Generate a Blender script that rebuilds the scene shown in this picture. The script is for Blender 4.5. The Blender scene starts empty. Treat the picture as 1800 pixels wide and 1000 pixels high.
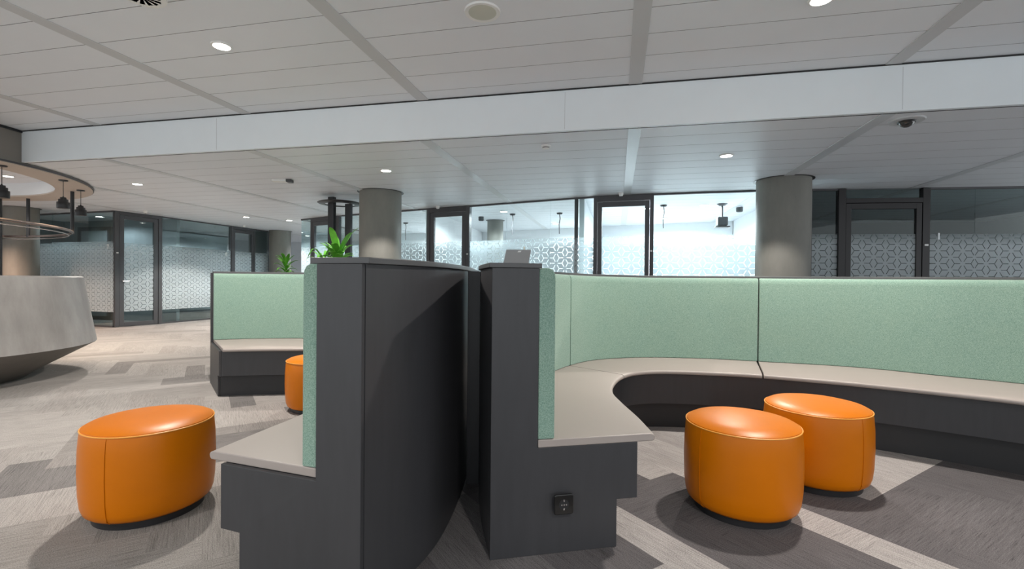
import bpy, bmesh, math, random
from mathutils import Vector, Matrix
from math import pi, sin, cos, radians as rad
random.seed(11)
C = bpy.context.scene.collection
SC = bpy.context.scene
# ------------------------------------------------------------ camera
def Rm(*r): return Matrix(r)
RO, PI_, YAW, F = .00928, -.00906, .21637, 838.7
R3 = (Rm((cos(YAW), -sin(YAW), 0), (sin(YAW), cos(YAW), 0), (0, 0, 1)) @ Rm((1, 0, 0), (0, cos(PI_), -sin(PI_)), (0, sin(PI_), cos(PI_)))
      @ Rm((1, 0, 0), (0, 0, -1), (0, 1, 0)) @ Rm((cos(RO), -sin(RO), 0), (sin(RO), cos(RO), 0), (0, 0, 1)))
cd = bpy.data.cameras.new('camera'); cam = bpy.data.objects.new('camera', cd); C.objects.link(cam)
cd.sensor_fit = 'HORIZONTAL'; cd.sensor_width = 36; cd.lens = F / 1800 * 36; cd.clip_start = .05; cd.clip_end = 100
cam.matrix_world = Matrix.Translation((0, 0, 1.1)) @ R3.to_4x4()
SC.camera = cam
# ------------------------------------------------------------ world, exposure
w = bpy.data.worlds.new('world'); SC.world = w; w.use_nodes = True
w.node_tree.nodes['Background'].inputs[0].default_value = (.92, .97, 1, 1)
w.node_tree.nodes['Background'].inputs[1].default_value = .80
SC.view_settings.view_transform = 'Standard'; SC.view_settings.look = 'None'
SC.view_settings.exposure = 0.85; SC.view_settings.gamma = 1; SC.view_settings.use_curve_mapping = False
# ceiling heights
H1, H2, YB = 2.909, 2.52, 4.53
def lamp(kind, loc, power, col=(1, .95, .88), size=.06, angle=150, blend=.6, aim=None):
    l = bpy.data.lights.new('lamp', kind); l.energy = power; l.color = col
    if kind == 'SPOT': l.spot_size = rad(angle); l.spot_blend = blend; l.shadow_soft_size = size
    elif kind == 'AREA': l.size = size
    else: l.shadow_soft_size = size
    o = bpy.data.objects.new('lamp', l); C.objects.link(o); o.location = loc
    if aim: o.rotation_euler = (Vector(aim) - Vector(loc)).to_track_quat('-Z', 'Y').to_euler()
    return o
# downlights of the hall (x, y, ceiling z, watts)
HC_ = 2.70
HALL = [(-3.03, 3.16, H1, 190), (1.25, 3.40, H1, 170), (-2.96, 5.74, H2, 120), (1.18, 5.74, H2, 110), (-7.17, 5.9, H2, 150),
        (-8.46, 9.55, H2, 150), (-7.87, 10.27, H2, 130), (-9.57, 5.76, HC_, 60)]
for x, y, z, p in HALL: lamp('SPOT', (x, y, z - .03), p, (1, .93, .86), .05, 126, .20)
lamp('SPOT', (5.32, 5.74, H2 - .03), 130, (1, .93, .86), .05, 124, .3)   # next downlight of the row, right of the view
# the hall's downlights behind the camera
for x, y, p in [(-3.0, -1.0, 110), (1.2, -.9, 100), (-7.2, 1.2, 130), (4.6, 1.6, 60)]: lamp('SPOT', (x, y, H1 - .03), p, (1, .95, .90), .05, 135, .5)

# ------------------------------------------------------------ helpers
def link(name, me, m=None, parent=None, smooth=False, bevel=0, seg=2):
    o = bpy.data.objects.new(name, me); C.objects.link(o)
    if m: me.materials.append(m)
    if smooth:
        for f in me.polygons: f.use_smooth = True
    if bevel:
        b = o.modifiers.new('bevel', 'BEVEL'); b.width = bevel; b.segments = seg; b.limit_method = 'ANGLE'; b.angle_limit = rad(40)
        if smooth: b.harden_normals = False
    if parent: o.parent = parent
    return o
class MB:
    def __init__(s): s.v = []; s.f = []; s.uv = []
    def add(s, vs, fs, uvs=None):
        n = len(s.v); s.v += [tuple(p) for p in vs]; s.f += [tuple(i + n for i in f) for f in fs]
        s.uv += uvs if uvs else [None] * len(fs); return s
    def box(s, x0, x1, y0, y1, z0, z1):
        return s.add([(x0, y0, z0), (x1, y0, z0), (x1, y1, z0), (x0, y1, z0), (x0, y0, z1), (x1, y0, z1), (x1, y1, z1), (x0, y1, z1)],
                     [(0, 3, 2, 1), (4, 5, 6, 7), (0, 1, 5, 4), (1, 2, 6, 5), (2, 3, 7, 6), (3, 0, 4, 7)])
    def bar(s, p, q, z0, z1, t, off=0, z1b=None, uo=0):      # upright slab along p->q, thickness t, uv in metres
        p = Vector(p).to_2d(); q = Vector(q).to_2d(); d = (q - p); L = d.length; d /= L; n = Vector((-d.y, d.x))
        zb = z1 if z1b is None else z1b
        a = [p + n * (off - t / 2), q + n * (off - t / 2), q + n * (off + t / 2), p + n * (off + t / 2)]
        vs = [(*c, z0) for c in a] + [(*a[0], z1), (*a[1], zb), (*a[2], zb), (*a[3], z1)]
        fs = [(0, 3, 2, 1), (4, 5, 6, 7), (0, 1, 5, 4), (1, 2, 6, 5), (2, 3, 7, 6), (3, 0, 4, 7)]
        U = lambda i: (uo + (0 if i % 4 in (0, 3) else L), vs[i][2])
        return s.add(vs, fs, [[U(i) for i in f] for f in fs])
    def tube(s, pts, r, n=10, closed=False):
        pts = [Vector(p) for p in pts]; k = len(pts); vs = []
        for i, p in enumerate(pts):
            a = pts[(i - 1) % k] if closed or i else pts[0]; b = pts[(i + 1) % k] if closed or i < k - 1 else pts[-1]
            t = (b - a).normalized(); u = t.orthogonal() if abs(t.z) > .9 else t.cross(Vector((0, 0, 1))); u.normalize(); v = t.cross(u)
            rr = r[i] if isinstance(r, (list, tuple)) else r
            vs += [p + u * rr * cos(2 * pi * j / n) + v * rr * sin(2 * pi * j / n) for j in range(n)]
        fs = []
        for i in range(k if closed else k - 1):
            for j in range(n): fs.append((i * n + j, i * n + (j + 1) % n, ((i + 1) % k) * n + (j + 1) % n, ((i + 1) % k) * n + j))
        if not closed: fs += [tuple(range(n))[::-1], tuple((k - 1) * n + j for j in range(n))]
        return s.add(vs, fs)
    def lathe(s, prof, c=(0, 0, 0), n=48, sx=1, sy=1):       # prof: (r, z) bottom to top
        vs = []; cx, cy, cz = c
        for r, z in prof: vs += [(cx + sx * r * cos(2 * pi * j / n), cy + sy * r * sin(2 * pi * j / n), cz + z) for j in range(n)]
        fs = [(i * n + j, i * n + (j + 1) % n, (i + 1) * n + (j + 1) % n, (i + 1) * n + j) for i in range(len(prof) - 1) for j in range(n)]
        if prof[0][0] > 0: fs.append(tuple(range(n))[::-1])
        if prof[-1][0] > 0: fs.append(tuple((len(prof) - 1) * n + j for j in range(n)))
        return s.add(vs, fs)
    def prism(s, poly, z0, z1):
        n = len(poly); vs = [(*p, z0) for p in poly] + [(*p, z1) for p in poly]
        return s.add(vs, [tuple(range(n))[::-1], tuple(range(n, 2 * n))] + [(i, (i + 1) % n, n + (i + 1) % n, n + i) for i in range(n)])
    def build(s, name, m=None, parent=None, smooth=False, bevel=0, seg=2, fixn=False, loc=None):
        me = bpy.data.meshes.new(name)
        o0 = Vector(loc) if loc else Vector((0, 0, 0))
        me.from_pydata([tuple(Vector(v) - o0) for v in s.v], [], s.f)
        if any(u for u in s.uv):
            l = me.uv_layers.new(name='UVMap'); k = 0
            for f, u in zip(me.polygons, s.uv):
                for i in range(len(f.vertices)):
                    if u: l.data[k].uv = u[i]
                    k += 1
        bm = bmesh.new(); bm.from_mesh(me)
        if smooth: bmesh.ops.remove_doubles(bm, verts=bm.verts, dist=1e-6)
        bmesh.ops.recalc_face_normals(bm, faces=bm.faces); bm.to_mesh(me); bm.free()
        o = link(name, me, m, parent, False, bevel, seg)
        if smooth:
            me.set_sharp_from_angle(angle=rad(35)) if False else None
            for f in me.polygons: f.use_smooth = True
            a = rad(38); bm = bmesh.new(); bm.from_mesh(me)
            for e in bm.edges:
                if len(e.link_faces) == 2 and e.calc_face_angle() > a: e.smooth = False
            bm.to_mesh(me); bm.free()
        if loc: o.location = o0
        return o
def tag(o, label, cat, group=None, kind=None):
    o['label'] = label; o['category'] = cat
    if group: o['group'] = group
    if kind: o['kind'] = kind
    return o
def thing(name, label, cat, loc=(0, 0, 0), rz=0, group=None):
    o = bpy.data.objects.new(name, None); C.objects.link(o); o.empty_display_size = .1
    o.location = loc; o.rotation_euler = (0, 0, rz); return tag(o, label, cat, group)
def part(o, label): o['label'] = label; return o
def struct(o): o['kind'] = 'structure'; return o
def rnd(poly_pts, rs, n=3):                                # round corners of a closed 2D polygon
    out = []; k = len(poly_pts)
    for i, p in enumerate(poly_pts):
        r = rs[i] if isinstance(rs, (list, tuple)) else rs
        p = Vector(p)
        if r <= 0: out.append(p); continue
        a = (Vector(poly_pts[i - 1]) - p).normalized(); b = (Vector(poly_pts[(i + 1) % k]) - p).normalized()
        A = p + a * r; B = p + b * r
        for j in range(n + 1):
            t = j / n; out.append(A * (1 - t) ** 2 + p * 2 * t * (1 - t) + B * t * t)
    return out
# ------------------------------------------------------------ materials
def nt(name):
    m = bpy.data.materials.new(name); m.use_nodes = True; return m, m.node_tree, m.node_tree.nodes['Principled BSDF']
def N(t, kind, **k):
    n = t.nodes.new(kind)
    for a, b in k.items():
        if a == 'i':
            for x, y in b.items():
                if hasattr(y, 'is_output'): t.links.new(y, n.inputs[x])
                else: n.inputs[x].default_value = y
        else: setattr(n, a, b)
    return n
def mth(t, op, a, b=0., c=None):
    i = {0: a, 1: b}
    if c is not None: i[2] = c
    return N(t, 'ShaderNodeMath', operation=op, i=i).outputs[0]
def mix(t, f, a, b): 
    n = N(t, 'ShaderNodeMix', data_type='RGBA'); 
    for k, v in ((0, f), (6, a), (7, b)):
        if hasattr(v, 'is_output'): t.links.new(v, n.inputs[k])
        else: n.inputs[k].default_value = v
    return n.outputs[2]
def c4(c, k=1): return (c[0] * k, c[1] * k, c[2] * k, 1)
def pm(name, col, rough=.5, metal=0, var=.06, scale=6, bump=0, bscale=200, coat=0, spec=.5, stretch=None):
    m, t, b = nt(name); tc = N(t, 'ShaderNodeTexCoord').outputs['Object']
    if stretch: tc = N(t, 'ShaderNodeMapping', i={0: tc, 3: stretch}).outputs[0]
    n = N(t, 'ShaderNodeTexNoise', i={0: tc, 'Scale': scale, 'Detail': 5.}).outputs[0]
    f = mth(t, 'MULTIPLY_ADD', n, 1., 0.)
    t.links.new(mix(t, f, c4(col, 1 - var), c4(col, 1 + var)), b.inputs['Base Color'])
    b.inputs['Roughness'].default_value = rough; b.inputs['Metallic'].default_value = metal
    b.inputs['Coat Weight'].default_value = coat; b.inputs['Specular IOR Level'].default_value = spec
    if bump:
        n2 = N(t, 'ShaderNodeTexNoise', i={0: tc, 'Scale': bscale, 'Detail': 3.}).outputs[0]
        t.links.new(N(t, 'ShaderNodeBump', i={'Strength': bump, 'Distance': .002, 'Height': n2}).outputs[0], b.inputs['Normal'])
    return m
def emit(name, col, s):
    m, t, b = nt(name); b.inputs['Emission Color'].default_value = c4(col); b.inputs['Emission Strength'].default_value = s
    b.inputs['Base Color'].default_value = c4(col); return m
M = {}
M['ceil'] = pm('ceiling_white', (.76, .785, .82), .45, var=.03, scale=3)
M['groove'] = pm('groove_grey', (.27, .27, .275), .9, spec=.05)
M['trim'] = pm('trim_white', (.60, .62, .64), .28, var=.02)
M['trim2'] = pm('near_strip_grey', (.56, .57, .58), .5, var=.02)
M['beam'] = pm('beam_white', (.82, .87, .90), .35, var=.02)
M['dark'] = pm('black_laminate', (.044, .044, .048), .42, var=.15, scale=9, bump=.05, bscale=60, stretch=(4, 4, .6))
m_ = M['dark']; t = m_.node_tree; b = t.nodes['Principled BSDF']; tc = N(t, 'ShaderNodeTexCoord').outputs['Object']
sc_ = N(t, 'ShaderNodeTexNoise', i={0: N(t, 'ShaderNodeMapping', i={0: tc, 2: (.5, .4, 0), 3: (7, 7, 2.2)}).outputs[0], 'Scale': 3.2, 'Detail': 9., 'Roughness': .72}).outputs[0]
src = b.inputs['Base Color'].links[0].from_socket
t.links.new(mix(t, mth(t, 'MULTIPLY', mth(t, 'GREATER_THAN', sc_, .735), .5), src, (.16, .16, .16, 1)), b.inputs['Base Color'])
M['plinth'] = pm('black_plinth', (.022, .022, .024), .5, var=.1)
M['cap'] = pm('dark_grey_ledge', (.085, .085, .087), .38, var=.08)
M['vinyl'] = pm('grey_vinyl', (.372, .325, .298), .45, var=.03, scale=4, bump=.12, bscale=500)
M['alu'] = pm('anthracite_metal', (.08, .08, .086), .4, metal=.2, var=.05)
M['black'] = pm('black_metal', (.018, .018, .02), .38, var=.1)
M['steel'] = pm('steel', (.62, .62, .62), .25, metal=1)
M['white'] = pm('white_plastic', (.8, .8, .78), .4)
M['cream'] = pm('cream_plastic', (.55, .56, .48), .45)
M['orange'] = pm('orange_leather', (.60, .160, .0), .36, spec=.25, var=.10, scale=5, bump=.10, bscale=300)
M['stitch'] = pm('orange_piping', (.85, .36, .05), .4)
M['plaster'] = pm('white_plaster', (.80, .82, .84), .7, var=.02)
M['greywall'] = pm('grey_wall', (.20, .225, .24), .7, var=.04)
M['darkwall'] = pm('dark_room_wall', (.028, .042, .045), .7, var=.05)
M['soffit'] = pm('soffit_beige', (.52, .45, .39), .6, var=.04)
M['fascia'] = pm('taupe_fascia', (.22, .20, .18), .6, var=.05)
M['leaf'] = pm('leaf_green', (.09, .30, .03), .35, var=.35, scale=20)
M['stem'] = pm('stem_brown', (.16, .12, .07), .6)
M['lens'] = emit('lamp_lens', (1, .97, .92), 14)
M['warm'] = emit('warm_bulb', (1, .72, .42), 6)
M['silver'] = pm('silver_lid', (.36, .36, .36), .4, metal=.4)
M['gold'] = pm('brass', (.6, .42, .2), .35, metal=.8)
# felt
m, t, b = nt('green_felt'); tc = N(t, 'ShaderNodeTexCoord').outputs['Object']
n1 = N(t, 'ShaderNodeTexNoise', i={0: tc, 'Scale': 260., 'Detail': 3.}).outputs[0]
n2 = N(t, 'ShaderNodeTexNoise', i={0: tc, 'Scale': 4., 'Detail': 2.}).outputs[0]
f = mth(t, 'MULTIPLY_ADD', n1, 3., -1.); N_ = N(t, 'ShaderNodeClamp', i={0: f}).outputs[0]
a = mix(t, N_, (.132, .25, .20, 1), (.315, .44, .375, 1))
t.links.new(mix(t, mth(t, 'MULTIPLY', n2, .25), a, (.32, .42, .30, 1)), b.inputs['Base Color'])
b.inputs['Roughness'].default_value = .95; b.inputs['Specular IOR Level'].default_value = .1
b.inputs['Sheen Weight'].default_value = .3
t.links.new(N(t, 'ShaderNodeBump', i={'Strength': .35, 'Distance': .002, 'Height': n1}).outputs[0], b.inputs['Normal'])
M['felt'] = m
# concrete (columns) and plaster render of the desk
def concrete(name, c1, c2, sc, dots=True, rough=.6):
    m, t, b = nt(name); tc = N(t, 'ShaderNodeTexCoord').outputs['Object']
    n1 = N(t, 'ShaderNodeTexNoise', i={0: N(t, 'ShaderNodeMapping', i={0: tc, 3: (1, 1, .35)}).outputs[0], 'Scale': sc, 'Detail': 8., 'Roughness': .65}).outputs[0]
    f = N(t, 'ShaderNodeClamp', i={0: mth(t, 'MULTIPLY_ADD', n1, 2.2, -.6)}).outputs[0]
    col = mix(t, f, c4(c1), c4(c2))
    if dots:
        v = N(t, 'ShaderNodeTexVoronoi', i={0: tc, 'Scale': 9.}).outputs[0]
        d = mth(t, 'LESS_THAN', v, .035); col = mix(t, d, col, c4(c1, .4))
    t.links.new(col, b.inputs['Base Color']); b.inputs['Roughness'].default_value = rough
    t.links.new(N(t, 'ShaderNodeBump', i={'Strength': .15, 'Distance': .01, 'Height': n1}).outputs[0], b.inputs['Normal'])
    return m
M['concrete'] = concrete('column_concrete', (.17, .17, .155), (.24, .235, .21), 3)
M['desk'] = concrete('desk_plaster', (.225, .21, .20), (.40, .385, .37), 3.0, False, .5)
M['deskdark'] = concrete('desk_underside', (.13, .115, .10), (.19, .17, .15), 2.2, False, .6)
# carpet: tone stored per plank cell, fibres run along each plank
m, t, b = nt('carpet_planks')
ca = N(t, 'ShaderNodeVertexColor', layer_name='tone').outputs[0]
uv = N(t, 'ShaderNodeUVMap', uv_map='UVMap').outputs[0]
s1 = N(t, 'ShaderNodeTexNoise', i={0: N(t, 'ShaderNodeMapping', i={0: uv, 3: (5, 150, 1)}).outputs[0], 'Scale': 1., 'Detail': 4., 'Roughness': .7}).outputs[0]
s2 = N(t, 'ShaderNodeTexNoise', i={0: uv, 'Scale': 240., 'Detail': 3.}).outputs[0]
s3 = N(t, 'ShaderNodeTexNoise', i={0: N(t, 'ShaderNodeMapping', i={0: uv, 3: (1.2, 5, 1)}).outputs[0], 'Scale': 1., 'Detail': 2.}).outputs[0]
k = mth(t, 'MULTIPLY_ADD', s1, 1.2, mth(t, 'MULTIPLY_ADD', s2, 1.9, mth(t, 'MULTIPLY_ADD', s3, .25, -.58)))
s4 = N(t, 'ShaderNodeTexNoise', i={0: N(t, 'ShaderNodeMapping', i={0: uv, 3: (7, 230, 1)}).outputs[0], 'Scale': 1., 'Detail': 2.}).outputs[0]
k = mth(t, 'SUBTRACT', k, mth(t, 'MULTIPLY', mth(t, 'GREATER_THAN', s4, .61), .28))
k = N(t, 'ShaderNodeClamp', i={0: k, 1: .35, 2: 1.7}).outputs[0]
t.links.new(N(t, 'ShaderNodeVectorMath', operation='SCALE', i={0: ca, 'Scale': k}).outputs[0], b.inputs['Base Color'])
b.inputs['Roughness'].default_value = 1; b.inputs['Specular IOR Level'].default_value = .05
t.links.new(N(t, 'ShaderNodeBump', i={'Strength': .5, 'Distance': .003, 'Height': s2}).outputs[0], b.inputs['Normal'])
M['carpet'] = m
# clear glass
def glass(name, tint, refl):
    m, t, b = nt(name); t.nodes.remove(b); out = t.nodes['Material Output']
    tr = N(t, 'ShaderNodeBsdfTransparent', i={0: c4(tint)}); gl = N(t, 'ShaderNodeBsdfGlossy', i={0: (1, 1, 1, 1), 1: 0.})
    lw = N(t, 'ShaderNodeFresnel', i={0: 1.45}).outputs[0]
    mx = N(t, 'ShaderNodeMixShader', i={0: mth(t, 'MULTIPLY', lw, refl), 1: tr.outputs[0], 2: gl.outputs[0]})
    t.links.new(mx.outputs[0], out.inputs[0]); return m
M['glass'] = glass('clear_glass', (.89, .95, .95), .55)
# frosted film: star pattern of rhombi whose joints are clear
m, t, b = nt('frosted_film'); out = t.nodes['Material Output']; t.nodes.remove(b)
uv = N(t, 'ShaderNodeSeparateXYZ', i={0: N(t, 'ShaderNodeUVMap', uv_map='UVMap').outputs[0]}); D = .187
S = mth(t, 'MULTIPLY', uv.outputs[0], 1 / (D * .8660254)); T = mth(t, 'SUBTRACT', mth(t, 'MULTIPLY', uv.outputs[1], 1 / D), mth(t, 'MULTIPLY', S, .5))
fs = mth(t, 'FLOORED_MODULO', S, 1.); ft = mth(t, 'FLOORED_MODULO', T, 1.); sm = mth(t, 'ADD', fs, ft); up = mth(t, 'GREATER_THAN', sm, 1.)
def sel(x): # x or 1-x
    return mth(t, 'ADD', x, mth(t, 'MULTIPLY', up, mth(t, 'MULTIPLY_ADD', x, -2., 1.)))
a_, b_ = sel(fs), sel(ft); c_ = mth(t, 'SUBTRACT', 1., mth(t, 'ADD', a_, b_))
mx_ = mth(t, 'MAXIMUM', a_, mth(t, 'MAXIMUM', b_, c_)); mn_ = mth(t, 'MINIMUM', a_, mth(t, 'MINIMUM', b_, c_))
md_ = mth(t, 'SUBTRACT', 1., mth(t, 'ADD', mx_, mn_))
line = mth(t, 'MULTIPLY', mth(t, 'LESS_THAN', mth(t, 'SUBTRACT', md_, mn_), .055), mth(t, 'LESS_THAN', mx_, .80))
df = N(t, 'ShaderNodeBsdfDiffuse', i={0: (.74, .79, .81, 1)}); tl = N(t, 'ShaderNodeBsdfTranslucent', i={0: (.74, .80, .83, 1)})
tr = N(t, 'ShaderNodeBsdfTransparent', i={0: (.96, .98, .98, 1)})
fr = N(t, 'ShaderNodeMixShader', i={0: .5, 1: df.outputs[0], 2: tl.outputs[0]})
fade = N(t, 'ShaderNodeMapRange', i={0: uv.outputs[1], 1: 1.84, 2: 1.66, 3: .25, 4: .86}).outputs[0]
fac = mth(t, 'MULTIPLY', mth(t, 'SUBTRACT', 1., mth(t, 'MULTIPLY', line, .9)), fade)
mx = N(t, 'ShaderNodeMixShader', i={0: fac, 1: tr.outputs[0], 2: fr.outputs[0]})
t.links.new(mx.outputs[0], out.inputs[0]); M['film'] = m

# ------------------------------------------------------------ floor
W, NP = .19, 5
s2_ = math.sqrt(.5)
LIGHT = (.345, .322, .308); DARK = (.112, .104, .106); MID = (.165, .155, .15); BEIGE = (.305, .285, .268); GREYL = (.21, .195, .185)
def base_tone(x, y, rn):
    if x > -.75:                                            # inside the right booth
        return DARK if rn < .65 else (.145, .136, .136)
    if (x - y) * s2_ > -2.99 and x < -.75: return (.235, .222, .208) if rn < .6 else (.25, .236, .221)
    if x > -1.1: return MID
    if rn < .02: return (.21, .195, .185)
    if rn < .10: return (.27, .25, .235)
    return BEIGE if rn < .6 else (.292, .273, .257)
OVR = [  # (e1a, e1b, e2a, e2b, tone)
    (2.22, 2.455, -1.45, .9, LIGHT), (2.70, 4.3, -2.6, -1.044, LIGHT), (2.0, 3.0, -3.2, -1.73, LIGHT), (2.26, 3.2, -2.4, -1.5, LIGHT),
    (2.455, 2.74, -1.50, 1.2, DARK), (2.74, 4.6, -1.044, 1.2, DARK),
    (1.72, 2.265, -1.72, .9, DARK), (1.75, 2.0, -3.2, -1.70, DARK),
    (1.55, 1.75, -1.95, -1.05, LIGHT), (1.1, 1.75, -1.29, -1.05, LIGHT), (1.15, 1.56, -1.9, -1.29, DARK), (.6, 1.72, -1.05, .6, DARK),
    (-.9, .9, -3.80, -3.21, MID), (-.806, -.25, -4.70, -3.775, (.23, .213, .20)), (-1.9, .45, -3.21, -3.02, BEIGE),
    (.12, .33, -5.2, -4.64, MID), (-.34, .3, -6.3, -6.08, GREYL), (1.0, 1.25, -6.5, -6.1, MID), (.5, .9, -4.4, -4.2, MID), (-.5, 1.5, -4.03, -3.84, GREYL)]
bmf = bmesh.new(); uvl = bmf.loops.layers.uv.new('UVMap'); col = bmf.loops.layers.float_color.new('tone')
O1, O2 = 2.265 - 100 * W, -1.044 - 100 * W
rc = {}
for i in range(0, 220):
    for j in range(0, 220):
        e1, e2 = O1 + i * W, O2 + j * W; ce1, ce2 = e1 + W / 2, e2 + W / 2
        cx, cy = (ce1 + ce2) * s2_, (ce1 - ce2) * s2_
        if not (-15 < cx < 8.2 and -3.2 < cy < 17): continue
        mm = (i - j) % (2 * NP)
        if mm < NP: pid = (0, i - mm, j); h = True; pos = mm
        else: pid = (1, i, j - (2 * NP - 1 - mm)); h = False; pos = 2 * NP - 1 - mm
        if pid not in rc: rc[pid] = (random.random(), random.random() * 50, .93 + .14 * random.random())
        rn, off, br = rc[pid]
        tone = base_tone(cx, cy, rn)
        for a, b2, c_2, d2, tn in OVR:
            if a - .02 < ce1 < b2 + .02 and c_2 - .02 < ce2 < d2 + .02: tone = tn
        vs = [bmf.verts.new(((u + v) * s2_, (u - v) * s2_, 0)) for u, v in ((e1, e2), (e1, e2 + W), (e1 + W, e2 + W), (e1 + W, e2))]
        f = bmf.faces.new(vs)
        for l, (u, v) in zip(f.loops, ((0, 0), (0, 1), (1, 1), (1, 0))):
            l[uvl].uv = ((pos + (u if h else v)) * W + off, (v if h else u) * W + off * .7)
            l[col] = (tone[0] * br, tone[1] * br, tone[2] * br, 1)
bmesh.ops.remove_doubles(bmf, verts=bmf.verts, dist=1e-4)
me = bpy.data.meshes.new('floor'); bmf.to_mesh(me); bmf.free(); struct(link('floor', me, M['carpet']))

# ------------------------------------------------------------ ceilings
RC = (-10.05, 3.85); RIN, ROUT = 2.40, 2.85
PS = .345
def plank_ceiling(name, z, y0, y1, x0, x1, phase, hole=None):
    mb = MB(); gr = MB(); y = phase
    while y > y0: y -= PS
    def spans(ya, yb):
        if not hole: return [((x0, x0), (x1, x1))]
        cx, cy, r = hole
        g = lambda yy: math.sqrt(max(0, r * r - (yy - cy) ** 2))
        if g(ya) == 0 and g(yb) == 0: return [((x0, x0), (x1, x1))]
        return [((x0, x0), (cx - g(ya), cx - g(yb))), ((cx + g(ya), cx + g(yb)), (x1, x1))]
    def quad(m_, ya, yb, z1, z2):
        for (a0, a1), (b0, b1) in spans(ya, yb):
            m_.add([(a0, ya, z1), (b0, ya, z1), (b1, yb, z2), (a1, yb, z2)], [(0, 1, 2, 3)])
    while y < y1:
        a, b3 = max(y, y0), min(y + PS, y1)
        if b3 - a > .01:
            quad(mb, a + .0025, b3 - .0025, z, z)
            quad(gr, b3 - .0025, b3 + .0, z - .0002, z + .006); quad(gr, a, a + .0025, z + .006, z - .0002)
        y += PS
    o = struct(mb.build(name, M['ceil'])); g = gr.build('groove', M['groove'], o)
    return o
plank_ceiling('ceiling', H1, -3.2, YB, -15, 8.2, 3.285)
plank_ceiling('ceiling', H2, YB + .02, 17, -15, 8.2, 4.55, (RC[0], RC[1], 2.62))
n_ = 96; st_ = MB()
for q_ in range(14):                                        # planked ceiling inside the canopy
    ya_ = RC[1] - 2.42 + q_ * PS; yb_ = min(ya_ + PS - .005, RC[1] + 2.42)
    g_ = lambda yy: math.sqrt(max(0, 2.42 ** 2 - (yy - RC[1]) ** 2))
    sub_ = [ya_ + (yb_ - ya_) * k_ / 6 for k_ in range(7)]
    for u_, v_ in zip(sub_, sub_[1:]): st_.add([(RC[0] - g_(u_), u_, HC_), (RC[0] + g_(u_), u_, HC_), (RC[0] + g_(v_), v_, HC_), (RC[0] - g_(v_), v_, HC_)], [(0, 1, 2, 3)])
struct(st_.build('ceiling', M['ceil']))
struct(MB().lathe([(2.42, HC_ + .01), (2.42, HC_ + .02)], (RC[0], RC[1], 0), 96).build('ceiling', M['groove']))
struct(MB().box(-15, 8.2, -3.2, 17, H1 + .03, H1 + .23).build('light_blocking_slab', M['groove']))  # unseen slab added above the ceilings to keep world light from leaking in
# cross strips between the plank fields
k = 0
for i, xr in enumerate([-12.23, -10.16, -8.09, -6.02, -3.95, -1.87, .205, 2.26, 4.33, 6.4]):
    k += 1; struct(MB().box(xr - .118, xr, -3.2, YB - .01, H1 - .006, H1 + .002).build('trim_%d' % k, M['trim2'], bevel=.0015))
    if xr < -7.3:
        yy = 0 if abs(xr - .06 - RC[0]) > 2.6 else RC[1] + math.sqrt(2.6 ** 2 - (xr - .06 - RC[0]) ** 2)
    else: yy = 0
    k += 1; struct(MB().box(xr - .118, xr, max(YB + .03, yy), 16.9, H2 - .006, H2 + .002).build('trim_%d' % k, M['trim'], bevel=.0015))
# downstand beam between the two ceiling levels
bm_ = MB().box(-7.32, 8.2, YB - .01, YB + .03, H2 - .004, H1 - .012)
beam = struct(bm_.build('beam', M['beam'], bevel=.002))
jj = MB()
for x in (-4.4, -.5, 2.27): jj.box(x, x + .004, YB - .0115, YB - .008, H2 + .01, H1 - .03)
jj.build('panel_joint', M['trim'], beam)
MB().box(-7.32, 8.2, YB - .016, YB + .0, H1 - .012, H1 - .001).build('shadow_gap', M['black'], beam)
MB().box(-7.32, 8.2, YB + .03, YB + .042, H2 - .006, H2 - .0).build('shadow_gap', M['black'], beam)
# round canopy over the reception desk
def ring(rin, rout, z0, z1, n=96):
    mb = MB()
    pr = [(rin, z0), (rout, z0), (rout, z1), (rin, z1)]
    vs = []
    for r, z in pr: vs += [(RC[0] + r * cos(2 * pi * j / n), RC[1] + r * sin(2 * pi * j / n), z) for j in range(n)]
    fs = [(i * n + j, i * n + (j + 1) % n, ((i + 1) % 4) * n + (j + 1) % n, ((i + 1) % 4) * n + j) for i in range(4) for j in range(n)]
    return mb.add(vs, fs)
# added warm spots without fixtures, out of view, to light the left column pink
for x_, y_ in ((-11.25, 5.75), (-11.9, 6.3)): lamp('SPOT', (x_, y_, 2.05), 75, (1, .66, .48), .04, 150, .6)
can = thing('ceiling_canopy', 'round beige drop ceiling ring above the reception desk', 'ceiling canopy', (RC[0], RC[1], 2.47))
def pc(mb, name, m, par, **k):                              # child of an empty whose mesh is in world coordinates
    o = mb.build(name, m, None, **k); o.parent = par
    o.matrix_parent_inverse = Matrix.LocRotScale(par.location, par.rotation_euler, None).inverted(); return o
pc(ring(RIN, ROUT, 2.47, 2.49), 'soffit', M['soffit'], can, smooth=True)
part(pc(ring(ROUT + .001, ROUT + .012, 2.478, 2.50), 'rim_shadow_line', M['alu'], can, smooth=True), 'dark grey edge trim')  # dark ring imitates the shadow line round the soffit's outer edge
part(pc(ring(ROUT - .03, ROUT - .005, 2.49, H1 - .03), 'outer_fascia', M['fascia'], can, smooth=True), 'taupe outer fascia')
part(pc(ring(RIN + .005, RIN + .03, 2.49, HC_ + .02), 'inner_fascia', M['plaster'], can, smooth=True), 'pale inner fascia')
part(pc(ring(ROUT - .02, ROUT + .012, H1 - .03, H1 - .002), 'shadow_gap', M['black'], can, smooth=True), 'black shadow line')

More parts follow.
